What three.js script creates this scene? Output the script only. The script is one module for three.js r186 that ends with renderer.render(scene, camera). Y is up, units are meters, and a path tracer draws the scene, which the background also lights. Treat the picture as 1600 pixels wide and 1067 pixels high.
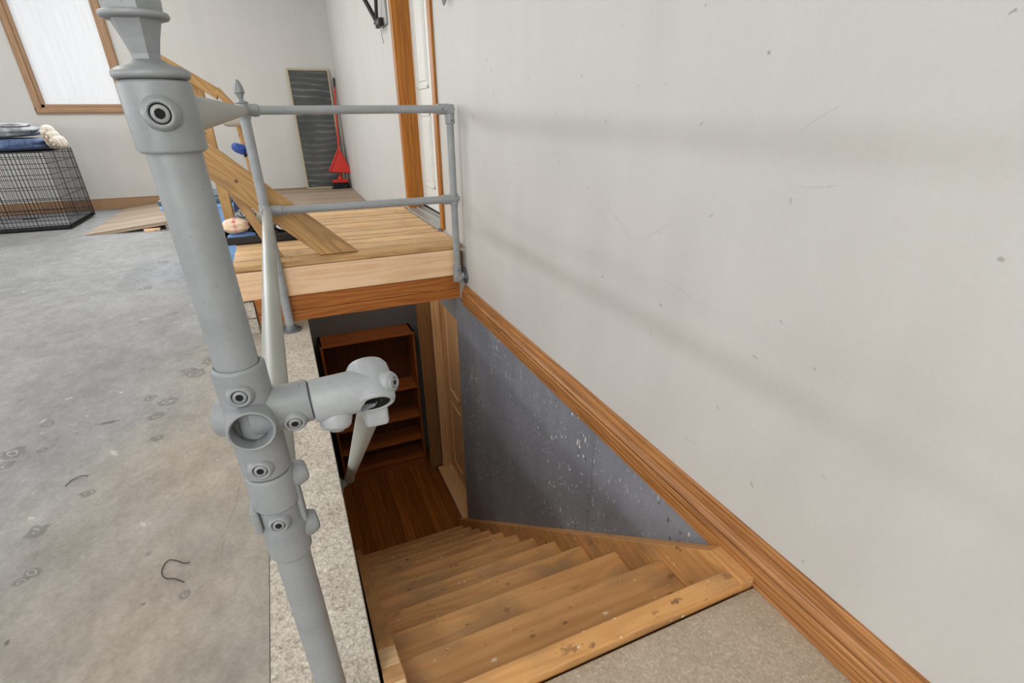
import * as THREE from 'three';
import { RoundedBoxGeometry } from 'three/addons/geometries/RoundedBoxGeometry.js';
import { Brush, Evaluator, SUBTRACTION } from 'three-bvh-csg';
import { mergeGeometries } from 'three/addons/utils/BufferGeometryUtils.js';
import { RectAreaLightUniformsLib } from 'three/addons/lights/RectAreaLightUniformsLib.js';

// ------------------------------------------------------------------ camera, light, exposure
const D2R = Math.PI / 180;
const scene = new THREE.Scene();
const camera = new THREE.PerspectiveCamera(68.88, 1600 / 1067, 0.05, 60);
camera.position.set(0, 1.14, 0);
camera.rotation.set(-26.979 * D2R, -22.890 * D2R, -0.498 * D2R, 'YXZ');
camera.setViewOffset(1600, 1067, 11.26, -37.85, 1600, 1067);
camera.updateProjectionMatrix();
scene.add(camera);

const renderer = new THREE.WebGLRenderer({ antialias: true });
renderer.toneMapping = THREE.LinearToneMapping;
renderer.toneMappingExposure = 1.18;
renderer.shadowMap.enabled = true;
RectAreaLightUniformsLib.init();
scene.background = new THREE.Color(0.62, 0.72, 0.85);

// window daylight and the ceiling tubes: every one is a glowing pane and an area light just in front of it
const WINDOW_LIGHT = { side: 13, back: 16, rear: 6, tube: 9.5 };
function areaLight(color, intensity, w, h, pos, target) {
  const l = new THREE.RectAreaLight(color, intensity, w, h);
  l.position.set(...pos); l.lookAt(...target);
  scene.add(l);
}

// ------------------------------------------------------------------ numbers of the place (metres, floor y = 0, camera above the curb edge)
const XW = 1.0, XBLUE = 0.972, ZBACK = -8.6, YLAND = -2.316, ZDECK = -3.03, YDECK = 0.40;
const RISE = 0.195, RUN = 0.2316, YTOP = 0.019, ZTOP = -0.652;

// ------------------------------------------------------------------ random and noise
function rng(seed) { let s = seed >>> 0; return () => { s = (s + 0x6D2B79F5) | 0; let t = Math.imul(s ^ (s >>> 15), 1 | s); t = (t + Math.imul(t ^ (t >>> 7), 61 | t)) ^ t; return ((t ^ (t >>> 14)) >>> 0) / 4294967296; }; }
const R0 = rng(7);
const PERM = new Float32Array(65536); { const r = rng(99); for (let i = 0; i < 65536; i++) PERM[i] = r(); }
function hsh(x, y) { return PERM[((x * 73 + y * 1571 + ((x * y) & 255) * 7) & 65535)]; }
function vn(x, y, px, py) {                       // value noise, periodic when px, py are given
  const xi = Math.floor(x), yi = Math.floor(y), fx = x - xi, fy = y - yi;
  let x0 = xi, x1 = xi + 1, y0 = yi, y1 = yi + 1;
  if (px) { x0 = ((x0 % px) + px) % px; x1 = ((x1 % px) + px) % px; y0 = ((y0 % py) + py) % py; y1 = ((y1 % py) + py) % py; }
  const u = fx * fx * (3 - 2 * fx), v = fy * fy * (3 - 2 * fy);
  const a = hsh(x0, y0), b = hsh(x1, y0), c = hsh(x0, y1), d = hsh(x1, y1);
  return a + (b - a) * u + (c - a) * v + (a - b - c + d) * u * v;
}
function fbm(x, y, oct, px, py) { let s = 0, a = 0.5, n = 0; for (let i = 0; i < oct; i++) { s += a * vn(x, y, px, py); n += a; a *= 0.5; x = x * 2; y = y * 2; if (px) { px *= 2; py *= 2; } else { x += 17; y += 31; } } return s / n; }
const clamp = (x, a, b) => Math.min(b, Math.max(a, x));
const sstep = (a, b, x) => { const t = clamp((x - a) / (b - a), 0, 1); return t * t * (3 - 2 * t); };
const hex = h => [(h >> 16) & 255, (h >> 8) & 255, h & 255];
const mixc = (a, b, t) => [a[0] + (b[0] - a[0]) * t, a[1] + (b[1] - a[1]) * t, a[2] + (b[2] - a[2]) * t];

// fn(x, y, i, j) in metres -> [r, g, b, height 0..1]
function makeTex(w, h, lx, ly, fn, { bump = true, mirror = true } = {}) {
  const c = new Uint8Array(w * h * 4), b = bump ? new Uint8Array(w * h * 4) : null;
  for (let j = 0; j < h; j++) for (let i = 0; i < w; i++) {
    const o = fn((i + .5) / w * lx, (j + .5) / h * ly), k = (j * w + i) * 4;
    c[k] = clamp(o[0], 0, 255); c[k + 1] = clamp(o[1], 0, 255); c[k + 2] = clamp(o[2], 0, 255); c[k + 3] = 255;
    if (b) { const g = clamp(o[3], 0, 1) * 255; b[k] = b[k + 1] = b[k + 2] = g; b[k + 3] = 255; }
  }
  const mk = (arr, srgb) => {
    const t = new THREE.DataTexture(arr, w, h, THREE.RGBAFormat);
    t.wrapS = t.wrapT = mirror ? THREE.MirroredRepeatWrapping : THREE.RepeatWrapping;
    t.magFilter = THREE.LinearFilter; t.minFilter = THREE.LinearMipmapLinearFilter; t.generateMipmaps = true;
    t.colorSpace = srgb ? THREE.SRGBColorSpace : THREE.NoColorSpace;
    t.repeat.set(1 / lx, 1 / ly); t.needsUpdate = true; return t;
  };
  return { map: mk(c, true), bump: b ? mk(b, false) : null };
}
function texMat(t, rough, bumpScale = 0, extra = {}) {
  const m = new THREE.MeshPhysicalMaterial({ map: t.map, roughness: rough, metalness: 0, ...extra });
  if (t.bump && bumpScale) { m.bumpMap = t.bump; m.bumpScale = bumpScale; }
  return m;
}
const plain = (color, rough = 0.6, extra = {}) => new THREE.MeshPhysicalMaterial({ color, roughness: rough, ...extra });

// ------------------------------------------------------------------ wood textures: x along the grain, y across it
function woodTex(seed, light, dark, { ring = 38, warp = .5, fibre = .25, knots = 0, stains = 0, stainCol = [84, 58, 36], chips = 0, w = 1024, h = 512, lx = 1.6, ly = .4, contrast = 1, wear = .5 } = {}) {
  const r = rng(seed), kn = [], st = [];
  for (let i = 0; i < knots; i++) kn.push([r() * lx, r() * ly, .006 + r() * .010]);
  for (let i = 0; i < stains; i++) st.push([r() * lx, r() * ly, (.0015 + Math.pow(r(), 3) * .009), r(), .4 + r() * 3, 0]);
  for (let i = 0; i < chips; i++) st.push([r() * lx, r() * ly, .0012 + Math.pow(r(), 4) * .006, .5 + r(), 1 + r(), 1]);
  const L = hex(light), K = hex(dark), ox = r() * 100, oy = r() * 100;
  return makeTex(w, h, lx, ly, (x, y) => {
    let yy = y, kd = 0;
    for (const k of kn) { const dx = (x - k[0]) / 3, dy = y - k[1], d = Math.hypot(dx, dy); yy += dy * .9 * Math.exp(-d * d / (k[2] * k[2] * 9)); kd = Math.max(kd, 1 - sstep(k[2] * .5, k[2], Math.hypot(x - k[0], dy))); }
    const big = fbm(x * 1.1 + ox, yy * 9 + oy, 3);
    const t = yy * ring + big * warp * 9;
    let g = .5 + .5 * Math.sin(t * 6.283); g = g * g;
    const f1 = fbm(x * 9 + ox, y * 420 + oy, 2), f2 = fbm(x * 3 + oy, yy * 60 + ox, 2);
    let v = clamp((.45 * g + .35 * f2 + fibre * (f1 - .5) * 1.6 + .35 * (big - .5)) * contrast, 0, 1);
    let c = mixc(L, K, v);
    if (kd > 0) c = mixc(c, [K[0] * .55, K[1] * .5, K[2] * .45], kd * .85);
    if (stains) {
      let s = 0, wch = 0; for (const q of st) { if (Math.abs(y - q[1]) > .04) continue; const dx = (x - q[0]) / q[4], dy = y - q[1], d = Math.hypot(dx, dy) / q[2]; if (d < 1.6) { const a = (1 - sstep(.5, 1.15, d + (vn(x * 190, y * 190) - .5) * 1.1)) * (.15 + .45 * q[3]); if (q[5]) wch = Math.max(wch, a * 1.4); else s = Math.max(s, a); } }
      const worn = sstep(.45, .8, fbm(x * 7 + oy, y * 16 + ox, 5)); c = mixc(c, mixc(c, [128, 106, 84], wear), worn);
      const grit = vn(x * 260, y * 260) > .93 ? .45 : 0; c = mixc(c, stainCol, Math.max(s, grit * .4)); if (wch) c = mixc(c, [228, 218, 200], Math.min(1, wch));
    }
    return [...c, .5 + .3 * (f1 - .5) - .25 * v];
  });
}
const T = {
  stair: woodTex(11, 0xcf9c62, 0xb47d46, { ring: 20, warp: .8, stains: 110, fibre: .35, knots: 2, contrast: .8, chips: 60, wear: .36 }),
  oak: woodTex(12, 0xbb8450, 0x7c4d26, { ring: 60, warp: .25, fibre: .75 }),
  oakWindow: woodTex(13, 0xa88460, 0x83644a, { ring: 55, warp: .25, fibre: .6, w: 512, h: 256 }),
  beam: woodTex(14, 0xbc7636, 0x8a4b18, { ring: 34, warp: .6, fibre: .35 }),
  jamb: woodTex(15, 0xb8771f, 0x945404, { ring: 30, warp: .5, fibre: .3, w: 512, h: 256 }),
  deck: woodTex(16, 0xe6c496, 0xbf976a, { ring: 30, stains: 30, wear: .22, fibre: .35, knots: 4, stainCol: [90, 65, 40] }),
  deckFar: woodTex(17, 0xab9a86, 0x847260, { ring: 30, fibre: .4, knots: 3, w: 512, h: 256 }),
  fascia: woodTex(18, 0xfbdab6, 0xeabd8e, { ring: 22, fibre: .15, knots: 3, stains: 16, wear: .06 }),
  plank: woodTex(19, 0xcaa26c, 0x9c7442, { ring: 20, warp: .9, fibre: .35, knots: 6, stains: 50, wear: .3 }),
  book: woodTex(20, 0xb06a34, 0x7c421a, { ring: 24, fibre: .2, w: 512, h: 256 }),
  parquet: woodTex(21, 0xa2642c, 0x764418, { ring: 26, fibre: .25 }),
  pine: woodTex(22, 0xe2c298, 0xc29a6c, { ring: 34, warp: .3, fibre: .2, knots: 2, w: 512, h: 256 }),
};
const M = {};
for (const [k, rough, bump] of [['stair', .55, .0008], ['oak', .42, .0008], ['oakWindow', .45, 0], ['beam', .5, .0004], ['jamb', .35, .0004], ['deck', .65, .0012], ['deckFar', .7, .001], ['fascia', .6, .0006], ['plank', .65, .001], ['book', .4, 0], ['parquet', .3, .0003], ['pine', .5, .0004]])
  M[k] = texMat(T[k], rough, bump);

// ------------------------------------------------------------------ mineral textures
const floorSpots = [[-.502, -2.741, .05], [-.562, -2.612, .055], [-.6, -2.66, .035], [-.643, -2.347, .042], [-.667, -2.231, .035], [-1.074, -2.346, .03], [-1.125, -2.149, .045], [-1.029, -2.129, .02], [-1.116, -2.066, .028], [-.638, -2.045, .026], [-.89, -1.616, .034], [-.842, -1.425, .024], [-.86, -1.40, .02], [-.438, -1.171, .018], [-.796, -1.764, .022], [-.554, -1.374, .008], [-1.06, -4.3, .05], [-.793, -3.613, .035], [-.72, -2.42, .03]];
const FL = 4.2;                                     // tile of the floor texture: x -4.2..0, z -4.7..-.5
const chipsR = rng(31), floorChips = []; for (let i = 0; i < 150; i++) floorChips.push([chipsR() * FL, chipsR() * FL, .003 + chipsR() * chipsR() * .012, chipsR() < .72 ? 1 : -1, chipsR() * 3.1, 1 + chipsR() * 2.5]);
const chipGrid = new Map(); floorChips.forEach((c, i) => { for (let a = -1; a < 2; a++) for (let b = -1; b < 2; b++) { const k = (Math.floor(c[0] * 10) + a) + ',' + (Math.floor(c[1] * 10) + b); if (!chipGrid.has(k)) chipGrid.set(k, []); chipGrid.get(k).push(c); } });
const texFloor = makeTex(2048, 2048, FL, FL, (x, y) => {
  const wx = x - FL, wz = -.5 - y;                  // world position inside the first tile
  const P = 21;
  const a = fbm(x * 5, y * 5, 5, P, P), b = fbm(x * 1.6667, y * 1.6667, 4, 7, 7), c = vn(x * 170, y * 170), d = fbm(x * 20, y * 5 * 3, 3, 84, 63);
  const tan = sstep(.3, 1.2, .5 * fbm(x * 2.2 + 3, y * 2.2 + 9, 4) + .75 * sstep(-1.5, -.35, wx + .25 * (wz + 1.6)));
  let col = mixc([135, 136, 137], [160, 149, 134], tan * .9);
  const k = (a - .5) * 24 + (b - .5) * 11 + (c - .5) * 12 + (d - .5) * 22 + (fbm(x * 70, y * 45, 2) - .5) * 14 - (vn(x * 120 + 9, y * 120) > .955 ? 16 * tan : 0);
  col = [col[0] + k, col[1] + k, col[2] + k];
  let hgt = .5 + (a - .5) * .5 + (c - .5) * .15;
  for (const s of floorSpots) {
    const dx = (wx - s[0]), dy = (wz - s[1]); if (Math.abs(dx) > .12 || Math.abs(dy) > .12) continue;
    const q = Math.hypot(dx, dy) / s[2] + (vn(x * 60, y * 60) - .5) * .5;
    col = mixc(col, [94, 93, 90], .55 * (1 - sstep(.7, 1.05, q)));
    const ring = Math.max(0, 1 - Math.abs(q - .42) / .12) * (vn(x * 90 + 4, y * 90) > .42 ? 1 : .2);
    col = mixc(col, [186, 185, 180], Math.min(1, ring * .9));
  }
  for (const q of chipGrid.get(Math.floor(x * 10) + ',' + Math.floor(y * 10)) || []) {
    const dx = x - q[0], dy = y - q[1], cs = Math.cos(q[4]), sn = Math.sin(q[4]), e = Math.hypot((dx * cs + dy * sn) / q[5], -dx * sn + dy * cs) / q[2] + (vn(x * 300, y * 300) - .5) * .9;
    if (e < 1) { col = mixc(col, q[3] > 0 ? [190, 188, 183] : [84, 80, 75], .75 * (1 - sstep(.6, 1, e))); hgt += q[3] * .15; }
  }
  const cr = Math.abs(wx + .34 - .03 * Math.sin(wz * 6) - .05 * (vn(y * 9, 3) - .5)); if (wz > -1.75 && wz < -1.25 && cr < .0012 && vn(y * 30, 8) > .45) { col = mixc(col, [108, 98, 88], .5); hgt -= .2; }
  return [...col, hgt];
}, { mirror: true });
M.floor = texMat(texFloor, .72, .0018);
const aggregate = (seed, base, spread, tint, pits = 1) => { const o = seed * 13.7; return makeTex(1024, 1024, 1, 1, (x, y) => {
  const a = fbm(x * 6 + o, y * 6 + o, 4), c = fbm(x * 150 + o, y * 150, 2), d = vn(x * 330, y * 330 + o), e = fbm(x * 75, y * 75 + o, 2);
  const pit = sstep(.62, .72, e) * .6 * pits, light = sstep(.66, .8, vn(x * 210 + o, y * 210));
  let col = mixc(base, tint, sstep(.4, .65, a));
  const k = (a - .5) * 26 + (c - .5) * spread + (d - .5) * spread * .7 - pit * 30 + light * 14;
  return [col[0] + k, col[1] + k, col[2] + k * .95, .5 + (c - .5) * .5 + (d - .5) * .3 - pit * .4];
}); };
M.curb = texMat(aggregate(1, [190, 183, 171], 46, [177, 169, 157]), .85, .003);
M.slabNear = texMat(aggregate(2, [176, 161, 143], 18, [164, 150, 132], 0), .7, .0015);
M.slabSide = M.curb;

const wr = rng(57), scuffs = []; const WX = 4, WY = 2;
for (let i = 0; i < 190; i++) { const long = wr() < .16; scuffs.push([wr() * WX, wr() * WY, long ? .0012 : .0016 + wr() * wr() * .0055, long ? .02 + wr() * .1 : .003 + wr() * .008, (wr() - .5) * (long ? 1.4 : 3.1), .14 + wr() * .5, (wr() - .5) * 4]); }
const sg = new Map(); for (const s of scuffs) { const r = s[3] + .02; for (let a = Math.floor((s[0] - r) * 8); a <= (s[0] + r) * 8; a++) for (let b = Math.floor((s[1] - r) * 8); b <= (s[1] + r) * 8; b++) { const k = a + ',' + b; if (!sg.has(k)) sg.set(k, []); sg.get(k).push(s); } }
const texWall = makeTex(2048, 1024, WX, WY, (x, y) => {
  const a = fbm(x * 2.5, y * 2.5, 4), b = vn(x * 170, y * 170), v = fbm(x * 9, y * 1.2, 3);
  const k = (a - .5) * 9 + (b - .5) * 2.5 + (v - .5) * 5;
  let col = [196 + k, 195 + k, 192 + k], h = .5 + (b - .5) * .3 + (a - .5) * .2;
  for (const s of sg.get(Math.floor(x * 8) + ',' + Math.floor(y * 8)) || []) {
    let dx = x - s[0], dy = y - s[1]; const cs = Math.cos(s[4]), sn = Math.sin(s[4]); let u = dx * cs + dy * sn, w = -dx * sn + dy * cs; w += s[6] * u * u;
    const e = Math.max(Math.abs(u) / s[3], 0), f = Math.abs(w) / s[2];
    if (e < 1 && f < 1.3) { const m = (1 - sstep(.4, 1.2, f + (vn(x * 500, y * 500) - .5) * .8)) * (1 - sstep(.5, 1, e)); col = mixc(col, [112, 110, 108], m * s[5] * (s[3] > .02 ? .45 : .9)); h -= m * .2 * s[5]; }
  }
  return [...col, h];
});
M.wall = texMat(texWall, .55, .0008);
M.wallPlain = plain(0xcccbc7, .8);
M.ceiling = plain(0xdedddA, .9);
const br = rng(77), chips = []; const BX = 2.8, BY = 2.4;
for (let i = 0; i < 4600; i++) { let cx = br() * BX, cy = br() * BY; chips.push([cx, cy, .0013 + br() * br() * .0055, .7 + br() * 2.6, br() < .14 ? -1 : 1]); }
for (let n = 0; n < 70; n++) { const cx = br() * BX, cy = br() * BY; for (let i = 0; i < 14; i++) chips.push([cx + (br() - .5) * .22 * br(), cy + (br() - .5) * .4 * br(), .0012 + br() * br() * .005, .8 + br() * 2.5, 1]); }
const bg = new Map(); for (const s of chips) { for (let a = Math.floor((s[0] - .02) * 16); a <= (s[0] + .02) * 16; a++) for (let b = Math.floor((s[1] - .02) * 16); b <= (s[1] + .02) * 16; b++) { const k = a + ',' + b; if (!bg.has(k)) bg.set(k, []); bg.get(k).push(s); } }
const texBlue = makeTex(1536, 1280, BX, BY, (x, y) => {
  const a = fbm(x * 3, y * 3, 4), b = vn(x * 150, y * 150), v = fbm(x * 14, y * 2.2, 3);
  const k = (a - .5) * 22 + (b - .5) * 6 + (v - .5) * 14;
  let col = [126 + k, 130 + k, 140 + k], h = .5;
  const dens = sstep(.35, .62, fbm(x * 2.2 + 40, y * 2.2, 3));
  for (const s of bg.get(Math.floor(x * 16) + ',' + Math.floor(y * 16)) || []) {
    const e = Math.hypot((x - s[0]), (y - s[1]) / s[3]) / s[2] + (vn(x * 420, y * 420) - .5) * 1.1;
    if (e < 1) { const m = (1 - sstep(.6, 1, e)) * (s[4] < 0 ? .8 : .4 + .6 * dens); col = mixc(col, s[4] < 0 ? [58, 58, 62] : [232, 230, 226], m); h -= .3 * m; }
  }
  const cr = Math.abs(x - 2.02 - .012 * (vn(y * 7, 5) - .5)); if (cr < .0016) col = mixc(col, [70, 70, 74], .6);
  return [...col, h];
}, { mirror: true });
M.blue = texMat(texBlue, .5, .0015);
M.greyWall = plain(0x6f727a, .8);
const texMetal = makeTex(512, 512, .5, .5, (x, y) => {
  const a = fbm(x * 16, y * 16, 4, 8, 8), b = vn(x * 260, y * 260, 130, 130);
  const k = (a - .5) * 14 + (b - .5) * 5 + (fbm(x * 30, y * 4, 2, 15, 2) - .5) * 10; let c = [135 + k, 139 + k, 142 + k]; const sp = vn(x * 190 + 3, y * 190, 95, 95) > .965 ? .35 : 0; c = mixc(c, [84, 82, 78], sp);
  return [...c, .5 + (a - .5) * .6 + (b - .5) * .1];
}, { mirror: false });
M.metal = texMat(texMetal, .42, .0012);
M.metalPale = texMat(makeTex(256, 256, .25, .25, (x, y) => { const a = fbm(x * 16, y * 16, 4, 4, 4), k = (a - .5) * 22, r = vn(x * 420, y * 420) > .955 ? .5 : 0; return [...mixc([154 + k, 157 + k, 151 + k], [120, 104, 84], r), .5 + (a - .5) * .5]; }, { mirror: false }), .45, .0008);
M.metalLight = M.metal.clone(); M.metalLight.color.setScalar(1.3);
M.pineLight = M.pine.clone(); M.pineLight.color.setRGB(1.15, 1.12, 1.08);
M.casingDark = M.pine.clone(); M.casingDark.color.setRGB(.42, .34, .26);
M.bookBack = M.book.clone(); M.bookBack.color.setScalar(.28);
M.flange = plain(0x70757a, .5, { metalness: .6 });
M.socket = plain(0x060606, .9);
M.black = plain(0x141416, .5);
M.wire = plain(0x17181a, .45, { metalness: .3 });
M.white = plain(0xdcdedb, .45);
M.alu = plain(0xa9aba8, .4, { metalness: .5 });
M.red = plain(0xc62a1e, .45);
M.blueTote = plain(0x86b4ee, .4);
M.blueDark = plain(0x2c4f9e, .55);
M.navy = plain(0x17244c, .8);
M.darkRecess = plain(0x0d0c0b, .9);

// ------------------------------------------------------------------ geometry helpers
function uvTri(geo, axis = 0, ox = 0, oy = 0) {      // metres; u runs along the grain axis
  const g = geo.index ? geo.toNonIndexed() : geo, p = g.attributes.position, n = p.count, uv = new Float32Array(n * 2);
  const a = new THREE.Vector3(), b = new THREE.Vector3(), c = new THREE.Vector3();
  for (let i = 0; i < n; i += 3) {
    a.fromBufferAttribute(p, i); b.fromBufferAttribute(p, i + 1); c.fromBufferAttribute(p, i + 2);
    const nx = b.clone().sub(a).cross(c.clone().sub(a)), m = [Math.abs(nx.x), Math.abs(nx.y), Math.abs(nx.z)];
    let dom = m[0] >= m[1] && m[0] >= m[2] ? 0 : m[1] >= m[2] ? 1 : 2, ua, va;
    if (dom === axis) { ua = (axis + 1) % 3; va = (axis + 2) % 3; } else { ua = axis; va = 3 - axis - dom; }
    for (let k = 0; k < 3; k++) { uv[(i + k) * 2] = p.getComponent(i + k, ua) * (dom === axis ? .25 : 1) + ox; uv[(i + k) * 2 + 1] = p.getComponent(i + k, va) + oy; }
  }
  g.setAttribute('uv', new THREE.BufferAttribute(uv, 2));
  return g;
}
const strip = g => { const q = g.index ? g.toNonIndexed() : g; for (const k of Object.keys(q.attributes)) if (!['position', 'normal', 'uv'].includes(k)) q.deleteAttribute(k); return q; };
const merge = list => list.length === 1 ? strip(list[0]) : mergeGeometries(list.map(strip));
// box from its low corner to its high corner, rounded, grain along axis
function bx(x0, y0, z0, x1, y1, z1, { r = .003, axis = 0, seg = 1, off } = {}) {
  const w = x1 - x0, h = y1 - y0, d = z1 - z0; r = Math.min(r, w * .45, h * .45, d * .45);
  const g = r > 0 ? new RoundedBoxGeometry(w, h, d, seg, r) : new THREE.BoxGeometry(w, h, d);
  g.translate((x0 + x1) / 2, (y0 + y1) / 2, (z0 + z1) / 2);
  const o = off || [R0() * 3, R0() * 3];
  return uvTri(g, axis, o[0], o[1]);
}
const V = (x, y, z) => new THREE.Vector3(x, y, z);
function orient(g, from, to) { const q = new THREE.Quaternion().setFromUnitVectors(V(0, 1, 0), to.clone().sub(from).normalize()); g.applyQuaternion(q); g.translate(from.x, from.y, from.z); return g; }
function rod(a, b, r, seg = 20, open = false, r2 = r) { const L = a.distanceTo(b), g = new THREE.CylinderGeometry(r2, r, L, seg, 1, open); g.translate(0, L / 2, 0); return uvTri(orient(g, a, b), 1, R0() * 2, R0() * 2); }
function lathe(pts, seg = 32) { return new THREE.LatheGeometry(pts.map(p => new THREE.Vector2(p[0], p[1])), seg); }
function latheAlong(pts, from, dir, seg = 32) { const g = lathe(pts, seg); return uvTri(orient(g, from, from.clone().add(dir)), 1, R0(), R0()); }
function tube(pts, r, seg = 40, rs = 8) { return uvTri(new THREE.TubeGeometry(new THREE.CatmullRomCurve3(pts.map(p => V(...p))), seg, r, rs), 0); }
function extr(shape, depth, bevel = 0) { return new THREE.ExtrudeGeometry(shape, { depth, bevelEnabled: bevel > 0, bevelSize: bevel, bevelThickness: bevel, bevelSegments: 1, curveSegments: 12 }); }
function poly(pts) { const s = new THREE.Shape(); pts.forEach((p, i) => i ? s.lineTo(...p) : s.moveTo(...p)); s.closePath(); return s; }
const hole = pts => { const s = new THREE.Path(); pts.forEach((p, i) => i ? s.lineTo(...p) : s.moveTo(...p)); s.closePath(); return s; };
// soft lump: a rounded block pushed about by noise, resting on y = 0
function lump(w, h, d, seed, amp = .12, e = 3) {
  const g = new THREE.SphereGeometry(1, 40, 26), p = g.attributes.position;
  for (let i = 0; i < p.count; i++) {
    let x = p.getX(i), y = p.getY(i), z = p.getZ(i); const m = Math.pow(Math.abs(x) ** e + Math.abs(y) ** e + Math.abs(z) ** e, 1 / e);
    const th = Math.atan2(z, x), n = 1 + amp * ((vn(Math.cos(th) * 2 + seed, y * 3 + Math.sin(th) * 2 + 7) - .5) * 2 + (vn(Math.cos(th) * 5 + seed, Math.sin(th) * 5 + y * 7) - .5));
    p.setXYZ(i, x / m * n * w / 2, Math.max(-1, y / m * n) * h / 2 + h / 2, z / m * n * d / 2);
  }
  g.computeVertexNormals(); return uvTri(g, 0, seed, seed);
}

// ------------------------------------------------------------------ scene helpers
const used = {};
function numbered(n) { used[n] = (used[n] || 0) + 1; return used[n] === 1 ? n : n + '_' + String(used[n] - 1).padStart(3, '0'); }
function mesh(name, geo, mat, parent, label) {
  const m = new THREE.Mesh(Array.isArray(geo) ? merge(geo) : geo, mat);
  m.name = name; m.castShadow = m.receiveShadow = true; (parent || scene).add(m);
  if (label) m.userData.label = label;
  return m;
}
function struct(name, geo, mat, parent) { const m = mesh(name, geo, mat, parent); if (!parent) m.userData.kind = 'structure'; return m; }
function thing(name, label, category, pos = [0, 0, 0], group) {
  const o = new THREE.Group(); o.name = numbered(name); o.position.set(...pos); o.userData = { label, category }; if (group) o.userData.group = group;
  scene.add(o); return o;
}
function single(name, geo, mat, label, category, pos, group) {
  const m = mesh(numbered(name), geo, mat); m.userData = { label, category }; if (group) m.userData.group = group; if (pos) m.position.set(...pos); return m;
}
function stuff(m) { m.userData.kind = 'stuff'; return m; }

// ================================================================== THE SHELL
{ // floor slab with the stairwell cut out of it
  const s = poly([[-6.7, -3.4], [1.2, -3.4], [1.2, 8.8], [-6.7, 8.8]]);        // shape y = -z
  s.holes.push(hole([[-.230, .1], [-.230, 4.75], [1.19, 4.75], [1.19, -3.3], [-.230, -3.3]]));
  const g = extr(s, .2); g.rotateX(-Math.PI / 2); g.translate(0, -.2, 0);
  const q = uvTri(g, 0); const uv = q.attributes.uv; for (let i = 0; i < uv.count; i++) { uv.setX(i, uv.getX(i) + FL); uv.setY(i, -.5 - uv.getY(i)); }
  struct('floor', q, M.floor);
}
struct('curb', [bx(-.2295, YLAND - .1, -4.75, 0, -.0005, 3.3, { r: .004, axis: 2 })], M.curb);
struct('floor_slab', [bx(.002, -.2, -.590, XW + .19, -.001, 3.3, { r: .005, axis: 2 })], M.slabNear);
// white garage wall with the doorway at deck level
const ZD0 = -4.43, ZD1 = -3.47, YD1 = 2.46;
{
  const s = poly([[-3.4, 0], [9, 0], [9, 3.4], [-3.4, 3.4]]); s.holes.push(hole([[-ZD1, YDECK - .02], [-ZD0, YDECK - .02], [-ZD0, YD1], [-ZD1, YD1]]));
  const g = extr(s, .2); g.rotateY(Math.PI / 2); g.translate(XW, 0, 0); struct('wall_right', uvTri(g, 2, 1.3, .2), M.wall);
}
{
  const s = poly([[-6.7, -.2], [1.2, -.2], [1.2, 3.4], [-6.7, 3.4]]); s.holes.push(hole([[-2.53, 1.235], [-1.665, 1.235], [-1.665, 2.55], [-2.53, 2.55]]));
  const g = extr(s, .2); g.translate(0, 0, ZBACK - .2); struct('wall_back', uvTri(g, 0, .6, .1), M.wall);
}
const leftWins = [[-6.6, -4.9], [-4.2, -2.5], [-1.8, -.1]];
{
  const s = poly([[-3.4, -.2], [9, -.2], [9, 3.4], [-3.4, 3.4]]); for (const [a, b] of leftWins) s.holes.push(hole([[-b, 1.27], [-a, 1.27], [-a, 1.80], [-b, 1.80]]));
  const g = extr(s, .2); g.rotateY(Math.PI / 2); g.translate(-6.7, 0, 0); struct('wall_left', uvTri(g, 2), M.wallPlain);
}
{
  const s = poly([[-6.7, -.2], [1.2, -.2], [1.2, 3.4], [-6.7, 3.4]]); s.holes.push(hole([[-5.2, .9], [-.9, .9], [-.9, 2.3], [-5.2, 2.3]]));
  const g = extr(s, .2); g.translate(0, 0, 3.2); struct('wall_front', uvTri(g, 0), M.wallPlain);
}
struct('ceiling', [bx(-6.7, 3.3, -8.8, 1.2, 3.5, 3.4, { r: 0 })], M.ceiling);
// stairwell: painted concrete under the garage wall, far wall, foot wall and landing slab
struct('wall_stairwell', [bx(XBLUE, YLAND - .1, -3.17, XW + .19, -.002, .2, { r: .002, axis: 2, off: [3.4, 2.4] })], M.blue);
struct('wall_stairwell_far', [bx(-.2, YLAND - .1, -4.9, 1.4, -.2, -4.70, { r: 0 })], M.greyWall);
struct('wall_stairwell_near', [bx(0, YLAND - .1, -.50, XBLUE, -.2, -.4, { r: 0 })], M.greyWall);
struct('wall_stairwell_side', [bx(1.21, YLAND - .1, -4.75, 1.35, -.2, -3.18, { r: 0 }), bx(1.0, -.21, -4.75, 1.35, -.003, -3.18, { r: 0 })], M.greyWall);
{ // landing floor of wood strips running away from the stair
  const f = struct('floor_landing', [bx(-.05, YLAND - .12, -4.8, 1.3, YLAND - .014, -.5, { r: 0 })], M.darkRecess);
  const n = 11, w = (1.0 - 0) / n; const mats = [0, 1, 2].map(i => { const m = M.parquet.clone(); m.color.setScalar([1, .86, 1.12][i]); return m; });
  for (let i = 0; i < n; i++) struct('board', bx(i * w + .001, YLAND - .013, -4.7, (i + 1) * w - .001, YLAND, -2.9, { r: .002, axis: 2 }), mats[(i * 7) % 3], f);
}
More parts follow.
